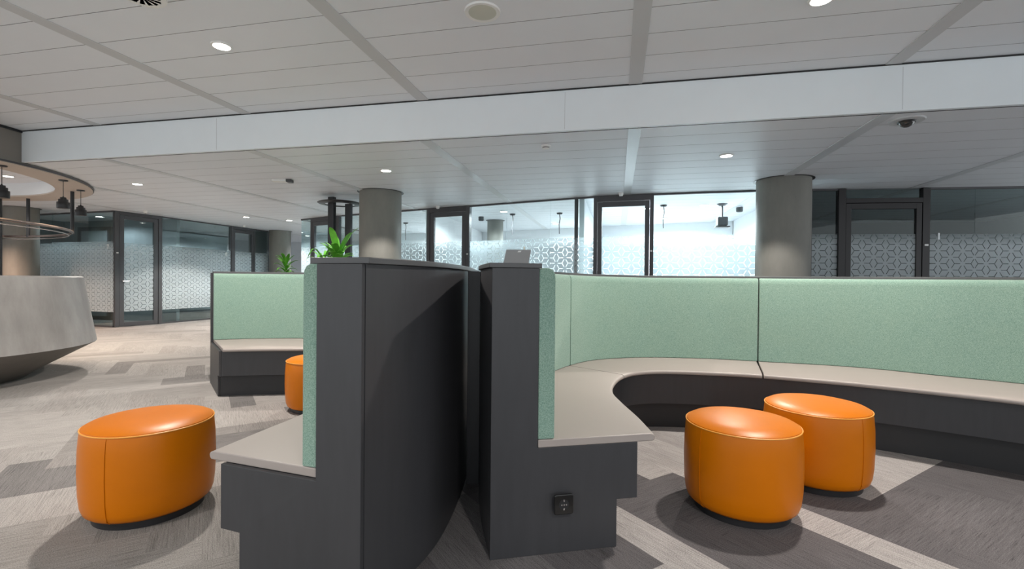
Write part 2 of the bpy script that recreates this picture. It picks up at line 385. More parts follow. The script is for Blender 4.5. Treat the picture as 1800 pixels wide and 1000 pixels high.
# ------------------------------------------------------------ downlights and ceiling devices
def downlight(x, y, z, label, r=.075):
    t = thing('downlight', label, 'ceiling light', (x, y, z - .012), 0, None)
    MB().lathe([(r * .8, .004), (r * .82, 0), (r, .003), (r * 1.02, .012)], n=32).build('trim_ring', M['white'], t, smooth=True)
    MB().lathe([(r * .79, .002), (r * .79, .01)], n=32).build('lens', M['lens'], t)
    return t
DL = ['round recessed downlight in the near ceiling panels, left of the round vent-side loudspeaker',
      'round recessed downlight in the near ceiling at the top right edge',
      'recessed downlight behind the ceiling beam, in front of the middle concrete column',
      'recessed downlight behind the beam, left of the dome camera',
      'recessed downlight behind the beam, beside the rim of the round canopy',
      'recessed downlight far back above the left glass offices',
      'farthest recessed downlight, near the far grey column',
      'recessed downlight inside the round canopy over the reception desk']
for (x, y, z, p), lb in zip(HALL, DL): downlight(x, y, z, lb)
t = thing('ceiling_speaker', 'round pale green loudspeaker grille in the near ceiling panels', 'loudspeaker', (-.905, 3.11, H1 - .012))
MB().lathe([(.095, .002), (.118, 0), (.122, .012)], n=40).build('rim', M['white'], t, smooth=True)
MB().lathe([(0.0, -.004), (.05, -.003), (.094, .002), (.094, .01)], n=40).build('grille', M['cream'], t, smooth=True)
t = thing('swirl_diffuser', 'round white swirl air vent cut by the top edge, left of the near downlights', 'air vent', (-3.0, 2.49, H1 - .012))
MB().lathe([(.105, .0), (.135, .0), (.14, .012)], n=40).build('rim', M['white'], t, smooth=True)
MB().lathe([(.105, .009), (.105, .0115)], n=40).build('duct', M['black'], t)
for q in range(14):
    a = q * 2 * pi / 14; d = Vector((cos(a), sin(a), 0)); e = Vector((-sin(a), cos(a), 0))
    MB().add([d * .03 - e * .004, d * .103 - e * .002 , d * .103 + e * .028, d * .03 + e * .010] + [(v + Vector((0, 0, .006))) for v in (d * .03 - e * .004, d * .103 - e * .002, d * .103 + e * .028, d * .03 + e * .010)],
             [(0, 3, 2, 1), (4, 5, 6, 7), (0, 1, 5, 4), (1, 2, 6, 5), (2, 3, 7, 6), (3, 0, 4, 7)]).build('vane', M['white'], t)
MB().lathe([(.03, 0), (.03, .008)], n=24).build('hub', M['white'], t)
t = thing('smoke_detector', 'small white smoke detector on the lower ceiling, behind the beam', 'smoke detector', (-.745, 4.99, H2))
MB().lathe([(.030, -.036), (.036, -.030), (.036, -.018), (.048, -.014), (.05, 0)], n=32).build('housing', M['white'], t, smooth=True)
MB().lathe([(.0372, -.028), (.0372, -.021)], n=32).build('sensor_slot', M['alu'], t, smooth=True)
t = thing('dome_camera', 'black security dome camera on a round grey ceiling plate, upper right', 'security camera', (2.44, 4.79, H2))
MB().lathe([(.125, -.012), (.132, -.006), (.132, 0)], n=40).build('mounting_plate', M['trim'], t, smooth=True)
MB().lathe([(.062, -.024), (.066, -.02), (.068, -.012)], n=32).build('bezel', M['black'], t, smooth=True)
MB().lathe([(.001, -.064), (.02, -.06), (.038, -.050), (.052, -.035), (.056, -.024)], n=32).build('dome', pm('smoked_dome', (.03, .03, .03), .08, coat=1), t, smooth=True)
t = thing('exit_sensor', 'white rectangular sensor box on the ceiling, left of the middle concrete column', 'sensor', (-4.72, 6.02, H2), .3)
MB().box(-.14, .06, -.06, .06, -.035, 0).build('housing', M['white'], t, bevel=.006)
part(MB().box(.06, .13, -.06, .06, -.042, 0).build('sensor_head', M['alu'], t, bevel=.006), 'dark grey sensor head')
for (x, y), lb in zip([(-9.93, 8.35), (-3.40, 8.72), (.05, 7.88), (-9.9, 11.1)], ['over the door of the left offices, numbered 7', 'over the middle glass door behind the tall black partition', 'over the glass door behind the green bench backs', 'over the far door of the left offices']):
    t = thing('motion_sensor', 'small white motion detector ' + lb, 'motion detector', (x, y, H2))
    MB().lathe([(.012, -.06), (.028, -.05), (.034, -.03), (.042, -.012), (.044, 0)], n=20).build('housing', M['white'], t, smooth=True)
    MB().lathe([(.0, -.062), (.014, -.0595), (.024, -.052)], n=20).build('sensor_eye', M['alu'], t, smooth=True)

# ------------------------------------------------------------ columns
def column(x, y, r, z, label):
    t = thing('concrete_column', label, 'column', (x, y, 0))
    MB().lathe([(r, 0), (r, z)], n=64).build('shaft', M['concrete'], t, smooth=True)
    MB().lathe([(r + .002, z - .004), (r + .035, z - .004), (r + .035, z - .0005)], n=64).build('ceiling_collar', M['black'], t, smooth=True)
COLS = [(-3.80, 7.19, .335, 'round grey concrete column behind the tall black partition'),
        (2.24, 7.28, .34, 'round grey concrete column behind the right green bench, warm lit low down'),
        (-12.19, 7.56, .275, 'round concrete column behind the reception desk at the left edge, lit pink'),
        (-9.98, 12.62, .30, 'farthest round concrete column, at the end of the left glass offices')]
for x, y, r, lb in COLS: column(x, y, r, H2 + .0, lb)

# ------------------------------------------------------------ curved booths
def cr(P, t):
    n = len(P) - 1; t = max(0, min(n - 1e-9, t)); i = int(t); u = t - i
    g = lambda k: Vector(P[k]) if 0 <= k <= n else (Vector(P[0]) * 2 - Vector(P[1]) if k < 0 else Vector(P[n]) * 2 - Vector(P[n - 1]))
    a, b2, c2, d = g(i - 1), g(i), g(i + 1), g(i + 2)
    return .5 * ((2 * b2) + (c2 - a) * u + (2 * a - 5 * b2 + 4 * c2 - d) * u * u + (3 * b2 - a - 3 * c2 + d) * u ** 3)
class Booth:
    PT = .07
    def __init__(s, O, I, Fr): s.O, s.I, s.F = O, I, Fr; s.n = len(O) - 1
    def pt(s, t, key):                                      # (line, metres): distance outward (+) or towards room (-)
        o, i, f = cr(s.O, t), cr(s.I, t), cr(s.F, t)
        k, d = key
        if k == 'O': return o + (i - o).normalized() * d
        if k == 'I': return i + (o - i).normalized() * d
        if k == 'F': return f + (i - f).normalized() * d
    def sweep(s, sec, t0, t1, step=.14, ztop=None):
        n = max(2, int((t1 - t0) / step)); mb = MB(); N0 = len(sec); vs = []
        for q in range(n + 1):
            t = t0 + (t1 - t0) * q / n
            for key, z in sec:
                p = s.pt(t, key)
                if ztop and z > 1: z = z + ztop(t)
                vs.append((p.x, p.y, z))
        fs = [(q * N0 + j, q * N0 + (j + 1) % N0, (q + 1) * N0 + (j + 1) % N0, (q + 1) * N0 + j) for q in range(n) for j in range(N0)]
        fs += [tuple(range(N0))[::-1], tuple(n * N0 + j for j in range(N0))]
        return mb.add(vs, fs)
    def outline(s, t):
        return [(s.pt(t, ('O', 0)), 0), (s.pt(t, ('F', .17)), 0), (s.pt(t, ('F', .17)), .197), (s.pt(t, ('F', .08)), .197), (s.pt(t, ('F', .08)), .43),
                (s.pt(t, ('I', s.PT)), .43), (s.pt(t, ('I', s.PT)), 1.148), (s.pt(t, ('O', 0)), 1.148)]
def board(bo, t, thick, into):                              # end panel with the booth's stepped outline
    ol = bo.outline(t); a = ol[0][0]; b2 = ol[1][0]; d = (b2 - a).normalized(); nrm = Vector((d.y, -d.x)) * (1 if into > 0 else -1)
    mb = MB(); n = len(ol); vs = [(p.x, p.y, z) for p, z in ol] + [(p.x + nrm.x * thick, p.y + nrm.y * thick, z) for p, z in ol]
    # front and back as convex pieces
    fs = [(i, (i + 1) % n, n + (i + 1) % n, n + i) for i in range(n)]
    for o_, fl in ((0, False), (n, True)):
        for q in ([0, 1, 2, 3, 4, 5, 6, 7],): fs.append(tuple(o_ + i for i in (q[::-1] if fl else q)))
    return mb.add(vs, fs)
def make_booth(bo, label, cushions, pads, capsec, ztop, t_end, loc, far_end=False, cap_over=0.0):
    T = thing('curved_bench', label, 'bench', loc)
    e0 = .003 / math.dist(bo.O[0], bo.O[1]); e1 = t_end - (.003 / math.dist(bo.O[-1], bo.O[-2]) if far_end else 0)
    K = dict(bevel=.003)
    pc(bo.sweep([(('O', 0), 0), (('O', 0), 1.148), (('I', bo.PT), 1.148), (('I', bo.PT), 0)], e0, e1, ztop=ztop), 'back_wall', M['dark'], T, smooth=True)
    pc(bo.sweep([(('I', bo.PT - .001), .2), (('I', bo.PT - .001), .428), (('F', .08), .428), (('F', .08), .2)], e0, e1), 'seat_box', M['dark'], T, smooth=True)
    pc(bo.sweep([(('I', bo.PT - .001), 0), (('I', bo.PT - .001), .199), (('F', .17), .199), (('F', .17), 0)], e0, e1), 'plinth', M['plinth'], T, smooth=True)
    pc(board(bo, 0, .018, -1), 'end_panel', M['dark'], T, bevel=.0015)
    if far_end: pc(board(bo, t_end, .018, 1), 'end_panel', M['dark'], T, bevel=.0015)
    for a, b2 in cushions:
        g = .012
        pc(bo.sweep([(('I', bo.PT - .002), .430), (('I', bo.PT - .002), .462), (('F', .02), .462), (('F', .004), .456), (('F', 0), .448), (('F', .002), .436), (('F', .01), .430)], a + g * (a > 0), b2 - g), 'seat_cushion', M['vinyl'], T, smooth=True, bevel=.004, seg=3)
    for a, b2 in pads:
        g = .007
        pc(bo.sweep([(('I', bo.PT - .001), .463), (('I', bo.PT - .001), 1.142), (('I', .055), 1.150), (('I', .03), 1.150), (('I', .012), 1.142), (('I', .002), 1.125), (('I', 0), 1.10), (('I', 0), .463)], a + g * (a > 0), b2 - g, ztop=ztop), 'back_cushion', M['felt'], T, smooth=True, bevel=.006, seg=3)
    pc(bo.sweep(capsec, -.03 if not far_end else -.02, t_end, ztop=ztop), 'top_ledge', M['cap'], T, smooth=True, bevel=.002)
    return T
bB = Booth([(-.475, 1.802), (-.613, 2.142), (-.709, 2.47), (-.745, 2.85), (-.70, 3.25), (-.545, 3.72), (-.3, 4.08), (.16, 4.36), (.74, 4.46), (1.16, 4.43), (1.87, 4.33), (2.37, 4.10), (2.72, 3.91), (3.32, 3.48), (3.85, 3.0)],
           [(-.238, 1.908), (-.385, 2.25), (-.46, 2.54), (-.485, 2.87), (-.45, 3.2), (-.335, 3.59), (-.139, 3.913), (.247, 4.138), (.76, 4.21), (1.116, 4.177), (1.762, 4.094), (2.221, 3.864), (2.56, 3.693), (3.15, 3.28), (3.62, 2.85)],
           [(.165, 2.087), (.11, 2.33), (.035, 2.60), (-.015, 2.83), (-.005, 3.08), (.055, 3.34), (.17, 3.51), (.36, 3.60), (.72, 3.63), (1.0, 3.612), (1.5, 3.49), (1.95, 3.31), (2.25, 3.16), (2.75, 2.82), (3.15, 2.45)])
zB = lambda t: -.018 * max(0, min(1, (t - 4) / 3))
TB = make_booth(bB, 'curved black bench on the right with green felt back and grey seat', [(0, 5), (5, 9), (9, 14)], [(0, 5), (5, 9), (9, 14)],
           [(('O', -.012), 1.149), (('O', -.012), 1.168), (('I', .058), 1.168), (('I', .058), 1.149)], zB, 14, (-.4, 2.2, 0))
bA = Booth([(-.795, 1.405), (-.735, 1.68), (-.725, 1.96), (-.79, 2.44), (-.91, 2.98), (-1.13, 3.72), (-1.70, 4.42), (-2.5, 4.76), (-3.2, 4.68), (-3.80, 4.45), (-4.13, 4.2)],
           [(-1.035, 1.42), (-.995, 1.70), (-.985, 1.98), (-1.045, 2.47), (-1.16, 3.03), (-1.36, 3.62), (-1.86, 4.22), (-2.55, 4.52), (-3.26, 4.46), (-3.73, 4.27), (-4.02, 4.10)],
           [(-1.462, 1.475), (-1.458, 1.74), (-1.455, 2.0), (-1.50, 2.5), (-1.60, 2.97), (-1.76, 3.42), (-2.1, 3.82), (-2.5, 3.93), (-2.90, 3.83), (-3.22, 3.72), (-3.45, 3.62)])
zA = lambda t: -.008 * max(0, min(1, (t - 3) / 4))
TA = make_booth(bA, 'curved black bench on the left, its tall end panel nearest the camera', [(0, 5), (5, 10)], [(0, 5), (5, 10)],
           [(('O', -.014), 1.149), (('O', -.014), 1.170), (('I', .03), 1.170), (('I', .03), 1.149)], zA, 10, (-1.0, 2.0, 0), far_end=True)
# power socket on the end of the right bench
d = (Vector((-.003, 2.012)) - Vector((-.475, 1.802))).normalized(); nx = Vector((d.y, -d.x))
def onend(u, z, out): p = Vector((-.475, 1.802)) + d * u + nx * (.018 + out); return (p.x, p.y, z)
def plate(cu, cz, w_, h_, o0, o1, rr=.01):
    ol = rnd([(cu - w_, cz - h_), (cu + w_, cz - h_), (cu + w_, cz + h_), (cu - w_, cz + h_)], rr)
    n = len(ol); vs = [onend(p.x, p.y, o0) for p in ol] + [onend(p.x, p.y, o1) for p in ol]
    return MB().add(vs, [tuple(range(n)), tuple(range(n, 2 * n))[::-1]] + [(i, (i + 1) % n, n + (i + 1) % n, n + i) for i in range(n)])
SM = pm('black_glossy_plastic', (.008, .008, .008), .22, coat=.3)
so = pc(plate(.292, .208, .040, .040, 0, .012), 'power_socket', SM, TB, bevel=.003)
part(so, 'black wall socket with metal pins')
def disc(cu, cz, r, o0, o1, n=24):
    vs = [onend(cu + r * cos(2 * pi * j / n), cz + r * sin(2 * pi * j / n), o) for o in (o0, o1) for j in range(n)]
    return MB().add(vs, [tuple(range(n)), tuple(range(n, 2 * n))[::-1]] + [(i, (i + 1) % n, n + (i + 1) % n, n + i) for i in range(n)])
def sub(mb, name, m, par, **k):
    o = mb.build(name, m, None, **k); o.parent = par; o.matrix_parent_inverse = (TBm).inverted(); return o
TBm = Matrix.Translation(TB.location)
# sub-parts live in the same space as the socket mesh
for mb, nm, mt in ((disc(.292, .208, .021, .012, .0125), 'socket_well', M['black']),):
    o = mb.build(nm, mt, so)
for du, dz in ((-.0095, 0), (.0095, 0), (0, .0)):
    disc(.292 + du, .208 + dz, .0028, .0125, .0145, 12).build('contact', M['steel'], so)
for dz in (-.017, .017):
    plate(.292, .208 + dz, .003, .004, .0125, .0145, .001).build('earth_clip', M['steel'], so)

# filler panel joining the two benches
struct_ = MB().bar((-.782, 2.458), (-.717, 2.473), 0, 1.146, .02)
jp = struct_.build('joining_panel', M['dark'], bevel=.002)
tag(jp, 'narrow dark upright panel closing the gap between the two tall bench backs', 'panel')
# ------------------------------------------------------------ ottomans
def ottoman(x, y, rz, label, r=.262):
    t = thing('ottoman', label, 'ottoman', (x, y, 0), rz, 'orange leather ottomans')
    part(MB().lathe([(r - .045, 0), (r - .045, .035)], n=64).build('base', M['black'], t, smooth=True), 'black plinth base')
    pr = [(r - .055, .033), (r - .028, .037), (r - .014, .05), (r - .006, .075), (r, .13), (r + .003, .23), (r + .001, .33), (r - .004, .395), (r - .008, .412)]
    MB().lathe(pr, n=72).build('body', M['orange'], t, smooth=True)
    pr = [(r - .008, .412), (r - .010, .420), (r - .030, .431), (r - .075, .441), (r - .14, .448), (r - .22, .451), (.001, .452)]
    MB().lathe(pr, n=72).build('top_cushion', M['orange'], t, smooth=True)
    n = 72; pts = [((r - .006) * cos(2 * pi * j / n), (r - .006) * sin(2 * pi * j / n), .414) for j in range(n)]
    part(MB().tube(pts, .0032, 8, True).build('piping', M['stitch'], t, smooth=True), 'light orange piping')
    for a in (0, pi):
        prs = [(r - .026, .038), (r - .012, .05), (r - .004, .075), (r + .0015, .13), (r + .0045, .23), (r + .0025, .33), (r - .003, .395), (r - .007, .41)]
        MB().tube([(p * cos(a), p * sin(a), z) for p, z in prs], .0016, 6).build('seam', M['orange'], t, smooth=True)
    return t
def cp_tree(o, loc, rz, label):
    r = o.copy(); C.objects.link(r); r.location = loc; r.rotation_euler = (0, 0, rz); r['label'] = label
    for ch in o.children: c = ch.copy(); C.objects.link(c); c.parent = r
    return r
ot = ottoman(-2.165, 1.85, rad(-77), 'orange leather ottoman standing alone in front of the left bench, nearest the reception desk')
cp_tree(ot, (.605, 2.52, 0), rad(215), 'front orange leather ottoman of the pair inside the right bench')
cp_tree(ot, (1.095, 2.96, 0), rad(300), 'rear orange leather ottoman of the pair, partly hidden by the front one')
cp_tree(ot, (-2.46, 3.60, 0), rad(20), 'orange leather ottoman half hidden behind the green felt end of the left bench')

# ------------------------------------------------------------ reception desk
DC = (-6.88, 3.39)
t = thing('reception_desk', 'large round pale plaster reception desk at the left edge', 'reception desk', (*DC, 0))
MB().lathe([(1.38, .352), (1.34, .60), (1.30, .85), (1.262, 1.085), (1.245, 1.10), (1.10, 1.10), (1.10, .76), (.5, .76)], n=96).build('body', M['desk'], t, smooth=True)
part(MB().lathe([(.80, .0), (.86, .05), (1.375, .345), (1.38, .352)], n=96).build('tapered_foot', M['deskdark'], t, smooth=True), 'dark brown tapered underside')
# hanging metal ring and its rods
t = thing('hanging_ring', 'thin dark metal ring hanging on rods over the reception desk', 'ceiling rack', (RC[0], RC[1], 1.8))
n = 120; MB().tube([(2.6 * cos(2 * pi * j / n), 2.6 * sin(2 * pi * j / n), 0) for j in range(n)], .02, 10, True).build('hoop', pm('bronze_tube', (.16, .13, .12), .25, metal=.8), t, smooth=True)
MB().tube([(2.56 * cos(2 * pi * j / n), 2.56 * sin(2 * pi * j / n), -.05) for j in range(n)], .007, 8, True).build('lower_hoop', M['steel'], t, smooth=True)
for a in (57, 94, 135, 175, 215, 270, 330):
    a = rad(a); MB().tube([(2.6 * cos(a), 2.6 * sin(a), -.02), (2.6 * cos(a), 2.6 * sin(a), .671)], .026, 12).build('rod', M['black'], t, smooth=True)
t = thing('canopy_post', 'black floor-to-canopy post at the left edge, behind the reception desk', 'post', (-10.66, 6.28, 0))
MB().tube([(0, 0, .012), (0, 0, 2.466)], .045, 20).build('pole', M['black'], t, smooth=True)
MB().lathe([(.09, 0), (.09, .010), (.05, .014)], n=28).build('foot_plate', M['black'], t, smooth=True)
for (x, y), lb in zip([(-7.50, 4.45), (-7.74, 5.29), (-8.36, 5.96)], ['nearest black pendant lamp under the canopy, at the left edge', 'middle black pendant lamp under the round canopy', 'black pendant lamp farthest right under the round canopy, by the rod']):
    t = thing('pendant_lamp', lb, 'pendant lamp', (x, y, 2.47), 0, None)
    MB().lathe([(.05, -.014), (.052, -.01), (.052, 0)], n=24).build('ceiling_rose', M['black'], t, smooth=True)
    MB().tube([(0, 0, -.01), (0, 0, -.235)], .004, 6).build('cord', M['black'], t)
    MB().lathe([(.070, -.405), (.073, -.40), (.073, -.318), (.071, -.315), (.057, -.314), (.055, -.312), (.055, -.278), (.053, -.275), (.036, -.274), (.034, -.248), (.012, -.245), (.005, -.23)], n=32).build('lamp_shade', M['black'], t, smooth=True)
    part(MB().lathe([(.066, -.404), (.066, -.3995)], n=24).build('bulb', M['warm'], t), 'warm glowing bulb')
    lamp('SPOT', (x, y, 2.055), 30, (1, .75, .5), .04, 120, .8)

# ------------------------------------------------------------ glass office fronts
nw = [0]; nd = [0]
def pane(p, q, z0=0.02, z1=H2 - .02, z1b=None, film=True, uo=0, filmtop=1.84, filmbot=.33):
    nw[0] += 1
    o = struct(MB().bar(p, q, z0, z1, .012, 0, z1b).build('window_%d' % nw[0], M['glass']))
    if film: MB().bar(p, q, filmbot, filmtop, .001, -.0085, uo=uo).build('window_film', M['film'], o)
    # rails top and bottom
    zb = z1 if z1b is None else z1b
    MB().bar(p, q, 0, .035, .05).build('window_frame', M['alu'], o)
    if z1b is None: MB().bar(p, q, z1 - .008, z1 + .02, .05).build('window_frame', M['alu'], o)
    return o
def mullion(p, q, z0=0, z1=H2, t=.07):
    nd[0] += 1; return struct(MB().bar(p, q, z0, z1, t).build('trim_%d' % (100 + nd[0]), M['alu'], bevel=.003))
def lerp(p, q, k): return (p[0] + (q[0] - p[0]) * k, p[1] + (q[1] - p[1]) * k)
ndoor = [0]
def door(p, q, zt, hand='r', post=.07, stile=.09, trans=False, m=None, lever_z=1.0, mark_z=None):
    m = m or M['alu']; ndoor[0] += 1; L = math.hypot(q[0] - p[0], q[1] - p[1])
    fr = MB(); fr.bar(p, lerp(p, q, post / L), 0, H2 - .003, .09); fr.bar(lerp(p, q, 1 - post / L), q, 0, H2 - .003, .09)
    fr.bar(lerp(p, q, post / L), lerp(p, q, 1 - post / L), zt, zt + .07 if trans else H2 - .003, .09)
    D = struct(fr.build('door_%d' % ndoor[0], m, bevel=.004))
    a, b2 = post / L + .006 / L, 1 - (post + .006) / L
    lf = MB(); lf.bar(lerp(p, q, a), lerp(p, q, a + stile / L), .01, zt - .006, .055, -.01); lf.bar(lerp(p, q, b2 - stile / L), lerp(p, q, b2), .01, zt - .006, .055, -.01)
    lf.bar(lerp(p, q, a + stile / L), lerp(p, q, b2 - stile / L), zt - .09, zt - .006, .055, -.01); lf.bar(lerp(p, q, a + stile / L), lerp(p, q, b2 - stile / L), .01, .10, .055, -.01)
    lf.build('door_leaf', m, D, bevel=.003)
    g0, g1 = lerp(p, q, a + stile / L), lerp(p, q, b2 - stile / L)
    MB().bar(g0, g1, .10, zt - .09, .012, -.01).build('glass_panel', M['glass'], D)
    MB().bar(g0, g1, .33, 1.84, .001, -.019).build('window_film', M['film'], D)
    if trans: MB().bar(lerp(p, q, post / L), lerp(p, q, 1 - post / L), zt + .07, H2 - .02, .012).build('transom_glass', M['glass'], D)
    dd = Vector((q[0] - p[0], q[1] - p[1])) / L; nn = Vector((dd.y, -dd.x))
    hk = (b2 - stile / 2 / L) if hand == 'r' else (a + stile / 2 / L); h = Vector(lerp(p, q, hk)) + nn * .038
    s = -1 if hand == 'r' else 1; hp = h + nn * .045
    MB().tube([(*h, lever_z), (*hp, lever_z), (*(hp + dd * s * .12), lever_z)], .010, 8).build('door_handle', M['steel'], D, smooth=True)
    if mark_z:
        k0 = lerp(p, q, (1 - post * .75 / L) if hand == 'r' else post * .25 / L); k1 = lerp(p, q, (1 - post * .25 / L) if hand == 'r' else post * .75 / L)
        MB().bar(k0, k1, mark_z, mark_z + .025, .008, -.049).build('door_contact', M['white'], D)
    return D
def text(s, size, p, q, z, par, m):
    cu = bpy.data.curves.new('numeral', 'FONT'); cu.body = s; cu.size = size; cu.extrude = .0015; cu.offset = .004; cu.align_x = 'CENTER'
    o = bpy.data.objects.new('numeral', cu); C.objects.link(o)
    dg = bpy.context.evaluated_depsgraph_get(); me = bpy.data.meshes.new_from_object(o.evaluated_get(dg)); bpy.data.objects.remove(o)
    o = bpy.data.objects.new('numeral', me); C.objects.link(o); me.materials.clear(); me.materials.append(m)
    dd = (Vector(q) - Vector(p)).normalized(); nn = Vector((dd.y, -dd.x)); c = Vector(lerp(p, q, .5)) + nn * .013
    o.matrix_world = Matrix(((dd.x, 0, nn.x, c.x), (dd.y, 0, nn.y, c.y), (0, 1, 0, z), (0, 0, 0, 1)))
    mw = o.matrix_world.copy(); o.parent = par; o.matrix_world = mw; return o
# middle offices
P = dict(a=(-7.434, 10.154), b=(-7.056, 10.013), b2=(-6.16, 9.68), c=(-6.097, 9.656), d=(-4.583, 9.206), e=(-3.711, 8.996), f=(-2.755, 8.765), g=(-1.988, 8.548),
         h=(-1.148, 8.331), i=(-.71, 8.219), j=(-.389, 8.139), k=(.571, 8.049), l=(1.403, 7.999), m=(2.125, 7.992), n=(2.80, 8.04))
pane(P['a'], P['b']); door(P['b'], P['b2'], 2.42, 'r', .06, .07); mullion(P['b2'], P['c'])
pane(P['c'], P['d'], uo=1); pane(P['d'], P['e'], uo=2.6)
door(P['e'], P['f'], 2.42, 'r', .07, .09, mark_z=1.58)
pane(P['f'], P['g'], uo=4.5); pane(P['g'], P['h'], uo=5.3); pane(P['h'], P['i'], uo=6.2); pane(P['i'], P['j'], uo=6.6)
door(P['j'], P['k'], 2.42, 'r', .06, .07, mark_z=1.58)
pane(P['k'], P['l'], uo=8); pane(P['l'], P['m'], uo=8.83); pane(P['m'], P['n'], uo=9.55)
nd[0] += 1; struct(MB().bar((-.72, 8.225), (-.66, 8.21), 0, H2, .012, .0).build('trim_%d' % (100 + nd[0]), M['alu']))
# return glass at the corner of the wing
pane((-7.434, 10.154), (-7.35, 13.9), film=True, uo=3)
# right offices
DK = pm('black_frame', (.016, .014, .016), .45)
mullion(P['n'], (2.87, 8.045), t=.05)
pane((2.87, 8.045), (3.231, 8.083), uo=.4)
door((3.231, 8.083), (4.478, 8.206), 2.30, 'r', .10, .075, True, DK, mark_z=1.66)
w1 = pane((4.478, 8.206), (5.089, 8.253), uo=1); pane((5.089, 8.253), (5.9, 8.33), uo=1.63); pane((5.9, 8.33), (8.1, 8.72), uo=2.5)
text('1', .13, (4.55, 8.213), (4.68, 8.222), 1.76, w1, M['beam'])
# left offices
pane((-14.2, 8.52), (-12.55, 8.36), uo=0); w7 = pane((-12.55, 8.36), (-10.60, 8.21), uo=1.66, filmtop=1.86)
text('7', .13, (-10.83, 8.228), (-10.70, 8.218), 1.70, w7, M['white'])
door((-10.60, 8.21), (-10.442, 9.16), 2.44, 'l', .08, .09, mark_z=1.6)
w8 = pane((-10.442, 9.16), (-10.38, 11.147), uo=3)
door((-10.38, 11.147), (-10.362, 12.0), 2.44, 'l', .05, .07)
pane((-10.362, 12.0), (-10.352, 12.55), uo=5)
text('8', .13, (-10.385, 10.93), (-10.382, 11.06), 1.69, w8, M['white'])

# ------------------------------------------------------------ rooms behind the glass
def wall(name, pts, m, z1=H2, t=.08):
    mb = MB()
    for a, b2 in zip(pts, pts[1:]): mb.bar(a, b2, 0, z1, t, 0)
    return struct(mb.build(name, m))
wall('wall_back', [(-7.3, 14.0), (-3.97, 13.75), (-.6, 12.8), (2.62, 11.98)], M['plaster'])
wall('wall_room_partition', [(-.60, 8.28), (-.58, 12.7)], M['plaster'])
wall('wall_room_partition', [(-3.75, 9.08), (-3.97, 13.65)], M['plaster'])
wall('wall_room_partition', [(2.72, 8.12), (2.66, 11.9)], M['plaster'])
wall('wall_right', [(2.80, 8.1), (2.80, 12.5), (8.2, 12.8)], M['darkwall'])
wall('wall_right_end', [(8.15, 8.8), (8.15, 12.8)], M['darkwall'])
wall('wall_left', [(-14.3, 5.0), (-14.2, 16.5)], M['greywall'])
wall('wall_left_partition', [(-14.2, 9.72), (-10.50, 9.66)], M['greywall'])
wall('wall_far', [(-14.2, 16.6), (-6.5, 16.6), (-6.5, 14.05)], M['plaster'])
wall('wall_left_partition', [(-14.2, 12.6), (-10.4, 12.62)], M['greywall'])
# room lights: recessed lamps in each meeting room
ROOM = [(-5.9, 11.3, 130, 'in the meeting room behind the middle column'), (-5.2, 12.9, 110, 'at the back of the meeting room behind the middle column'),
        (-2.3, 9.6, 130, 'in the meeting room left of the bright corner'), (-1.5, 11.8, 150, 'at the back of the central meeting room'),
        (.55, 9.6, 190, 'just inside the room behind the glass door over the green bench'), (1.55, 9.35, 190, 'in the bright meeting room left of the right column'), (1.0, 11.2, 190, 'at the back of the bright meeting room')]
for x, y, p, lb in ROOM:
    lamp('SPOT', (x, y, H2 - .03), p * (1.05 if x > 0 else 1.2), (.93, .97, 1), .08, 170, .3)
    downlight(x, y, H2, 'round recessed ceiling light ' + lb, .09)
lamp('SPOT', (-8.6, 14.2, H2 - .03), 160, (.95, .98, 1), .08, 165, .4); downlight(-8.6, 14.2, H2, 'recessed ceiling light in the far bright corridor', .09)
lamp('SPOT', (-12.0, 8.95, H2 - .03), 45, (.85, .95, 1), .08, 165, .4); downlight(-12.0, 8.95, H2, 'recessed ceiling light seen through the door of the left offices', .08)
lamp('SPOT', (-12.4, 10.9, H2 - .03), 45, (.85, .95, 1), .08, 165, .4); downlight(-12.4, 10.9, H2, 'recessed ceiling light in the office behind the far left glass', .08)

# cables, projector, speakers in the rooms
CB = [(.83, 9.26, 2.09, 'thin cable hanging from a black ceiling plate in the bright room, left of the projector'), (-1.19, 10.0, 2.08, 'cable hanging from a ceiling plate, right one of two in the central room'),
      (-2.2, 10.0, 2.07, 'cable hanging from a ceiling plate, left one of two in the central room'), (-5.2, 11.15, 2.08, 'cable hanging from a ceiling plate in the room right of the middle column')]
for x, y, z, lb in CB:
    t = thing('hanging_cable', lb, 'cable', (x, y, H2))
    MB().lathe([(.05, -.03), (.065, 0)], n=20).build('ceiling_plate', M['black'], t, smooth=True)
    MB().tube([(0, 0, -.02), (.012, 0, -.12), (-.008, 0, -.24), (.0, 0, z - H2)], .009, 8).build('cord', M['alu'], t, smooth=True)
t = thing('projector_mount', 'dark projector hanging from the ceiling in the bright meeting room', 'projector', (1.85, 9.28, H2))
MB().lathe([(.05, -.035), (.095, 0)], n=20).build('ceiling_plate', M['alu'], t, smooth=True)
MB().tube([(0, 0, -.02), (0, 0, -.24)], .018, 10).build('pole', M['alu'], t, smooth=True)
MB().box(-.09, .09, -.08, .08, -.40, -.24).build('projector_body', M['alu'], t, bevel=.02)
MB().box(-.12, .12, -.10, .10, -.43, -.41).build('tray', M['black'], t, bevel=.004)
t = thing('ceiling_sounder', 'small round black sounder on the ceiling, right of the hanging projector', 'alarm', (2.25, 9.75, H2))
MB().lathe([(.05, -.09), (.06, -.08), (.06, 0)], n=24).build('housing', M['alu'], t, smooth=True)
MB().lathe([(.045, -.094), (.045, -.0895)], n=24).build('grille', M['black'], t, smooth=True)
t = thing('ceiling_sounder', 'small black sounder on the ceiling seen through the middle glass door', 'alarm', (-3.0, 10.35, H2))
MB().lathe([(.05, -.09), (.06, -.08), (.06, 0)], n=24).build('housing', M['alu'], t, smooth=True)
